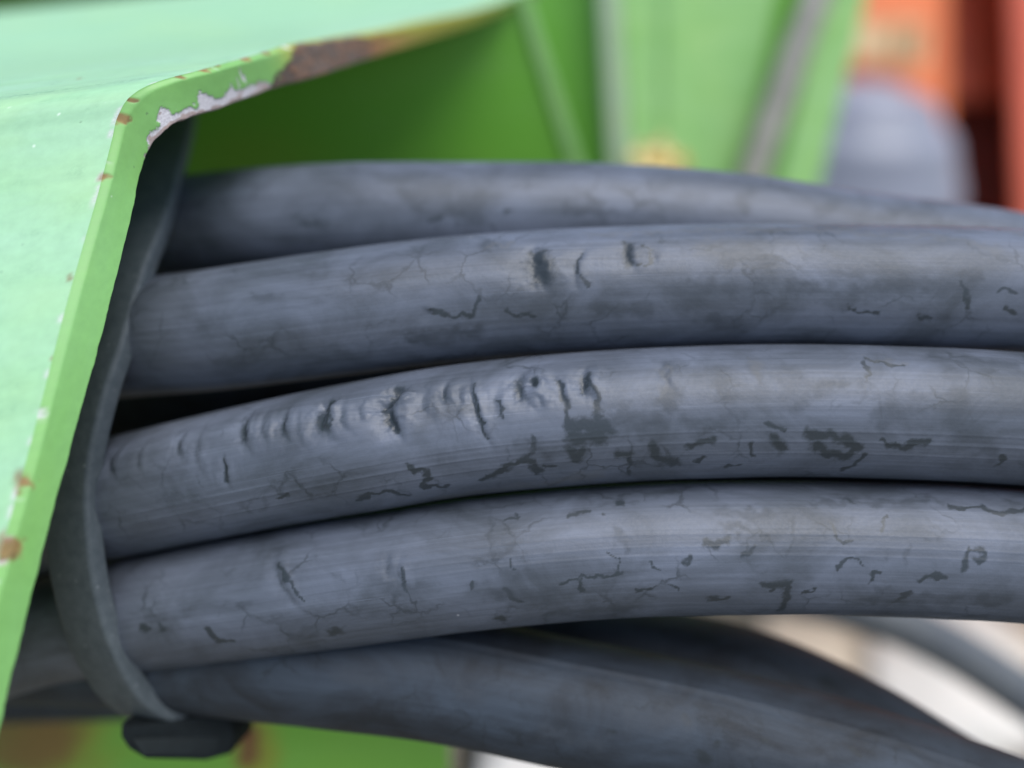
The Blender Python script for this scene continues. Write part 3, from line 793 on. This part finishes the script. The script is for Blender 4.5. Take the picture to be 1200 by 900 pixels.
bm_obj("decal", prism([W(*p) for p in [(998, 20, 1.035), (1088, 28, 1.035), (1082, 78, 1.05), (1000, 72, 1.05)]], V3(0, 0, .002)), simple("worn_cream_decal", (0.80, 0.62, 0.35), .35, 30, .5, col2=(0.72, 0.36, 0.16)), om)
for x in (1052, 1074):
    bm_obj("decal_stroke", prism([W(*p) for p in [(x, 34, 1.034), (x + 7, 34, 1.034), (x + 5, 66, 1.043), (x - 2, 66, 1.043)]], V3(0, 0, .0012)), simple("decal_ink", (0.40, 0.26, 0.11), .3, 30, .5), om)

# pale grey rounded cover in front of it
th = np.linspace(0, math.pi * 2, 90, endpoint=False)
uu = np.linspace(0, 1, 70)
rad = np.sin(np.linspace(0.02, math.pi * .5, 70)) ** .75
hz = np.cos(np.linspace(0.02, math.pi * .5, 70))
prof_r = .150 * rad
prof_h = .19 * hz + .003 * np.sin(uu * 30) - .12 * np.maximum(uu - .97, 0) * 30
ctr = W(978, 302, .92)
ring = np.stack([prof_r[:, None] * np.cos(th), prof_r[:, None] * np.sin(th), np.broadcast_to(prof_h[:, None], (70, 90))], -1)
ring = ring * np.array([.80, .8, 1.0]) + ctr
gcov = simple("pale_grey_plastic", (0.25, 0.265, 0.325), .12, 12, .42)
tag(link("grey_cover", grid_mesh("grey_cover", ring, wrap=True, caps=True, flip=False), gcov), "rounded pale blue-grey cover standing before the orange machine", "cover")

# ------------------------------------------------------------------ pale things lying on the yard
def ground_at(px, py):
    v_ = W(px, py, 1.0) - CAM
    return CAM + v_ * (CAM[2] / -v_[2])


def stone(px, py, rx_, ry_, rz_, mat, name, label, seed):
    bm = bmesh.new()
    bmesh.ops.create_icosphere(bm, subdivisions=4, radius=1)
    r_ = random.Random(seed); ph = [r_.uniform(0, 6) for _ in range(6)]
    for v_ in bm.verts:
        c = v_.co
        k = 1 + .13 * math.sin(2.3 * c.x + ph[0]) * math.cos(2.7 * c.y + ph[1]) + .07 * math.sin(5 * c.z + 4 * c.x + ph[2]) + .04 * math.sin(9 * c.y + ph[3])
        v_.co = Vector((c.x * rx_, c.y * ry_, max(c.z, -.6) * rz_)) * k
    p = ground_at(px, py)
    o = bm_obj(name, bm, mat)
    o.location = (p[0], p[1], rz_ * .5 + (.045 if px > 900 else 0))
    return tag(o, label, "stone")


slab = []
for px, py in ((900, 690), (1400, 690), (1500, 1000), (860, 1000)):
    slab.append(ground_at(px, py) + np.array([0, 0, .045]))
sl = bm_obj("concrete_slab", prism(slab, np.array([0, 0, -.07])), simple("pale_concrete", (0.56, 0.49, 0.38), .3, 9, .85, col2=(0.50, 0.42, 0.31)), None, .006)
tag(sl, "pale cream concrete slab lying on the ground in the gap at lower right", "slab")
white = simple("pale_limestone", (0.66, 0.63, 0.57), .12, 25, .8)
stone(1105, 830, .13, .16, .06, white, "pale_stone", "blurred whitish stone on the ground seen through the gap at right", 1)
stone(632, 940, .10, .11, .06, white, "pale_stone", "white stone on the ground below the lowest cable", 2)
stone(1215, 880, .09, .09, .05, simple("brown_stone", (0.24, 0.15, 0.12), .3, 25, .85), "brown_stone", "brown stone at the right edge under the thin grey cable", 3)
stone(720, 945, .05, .05, .03, simple("red_stone", (0.30, 0.04, 0.05), .3, 25, .85), "red_stone", "dark red stone beside the white one below the lowest cable", 4)
rodp = np.array([W(558, 840, .30), W(552, 870, .31), W(543, 960, .34)])
tag(link("dark_rod", grid_mesh("dark_rod", tube(spline(rodp, 30)[0], .0042, 16), wrap=True, caps=True, flip=True), simple("dark_rod_steel", (0.03, 0.032, 0.03), .3, 200, .5)), "thin dark rod hanging below the lowest cable beside the green flange", "rod")
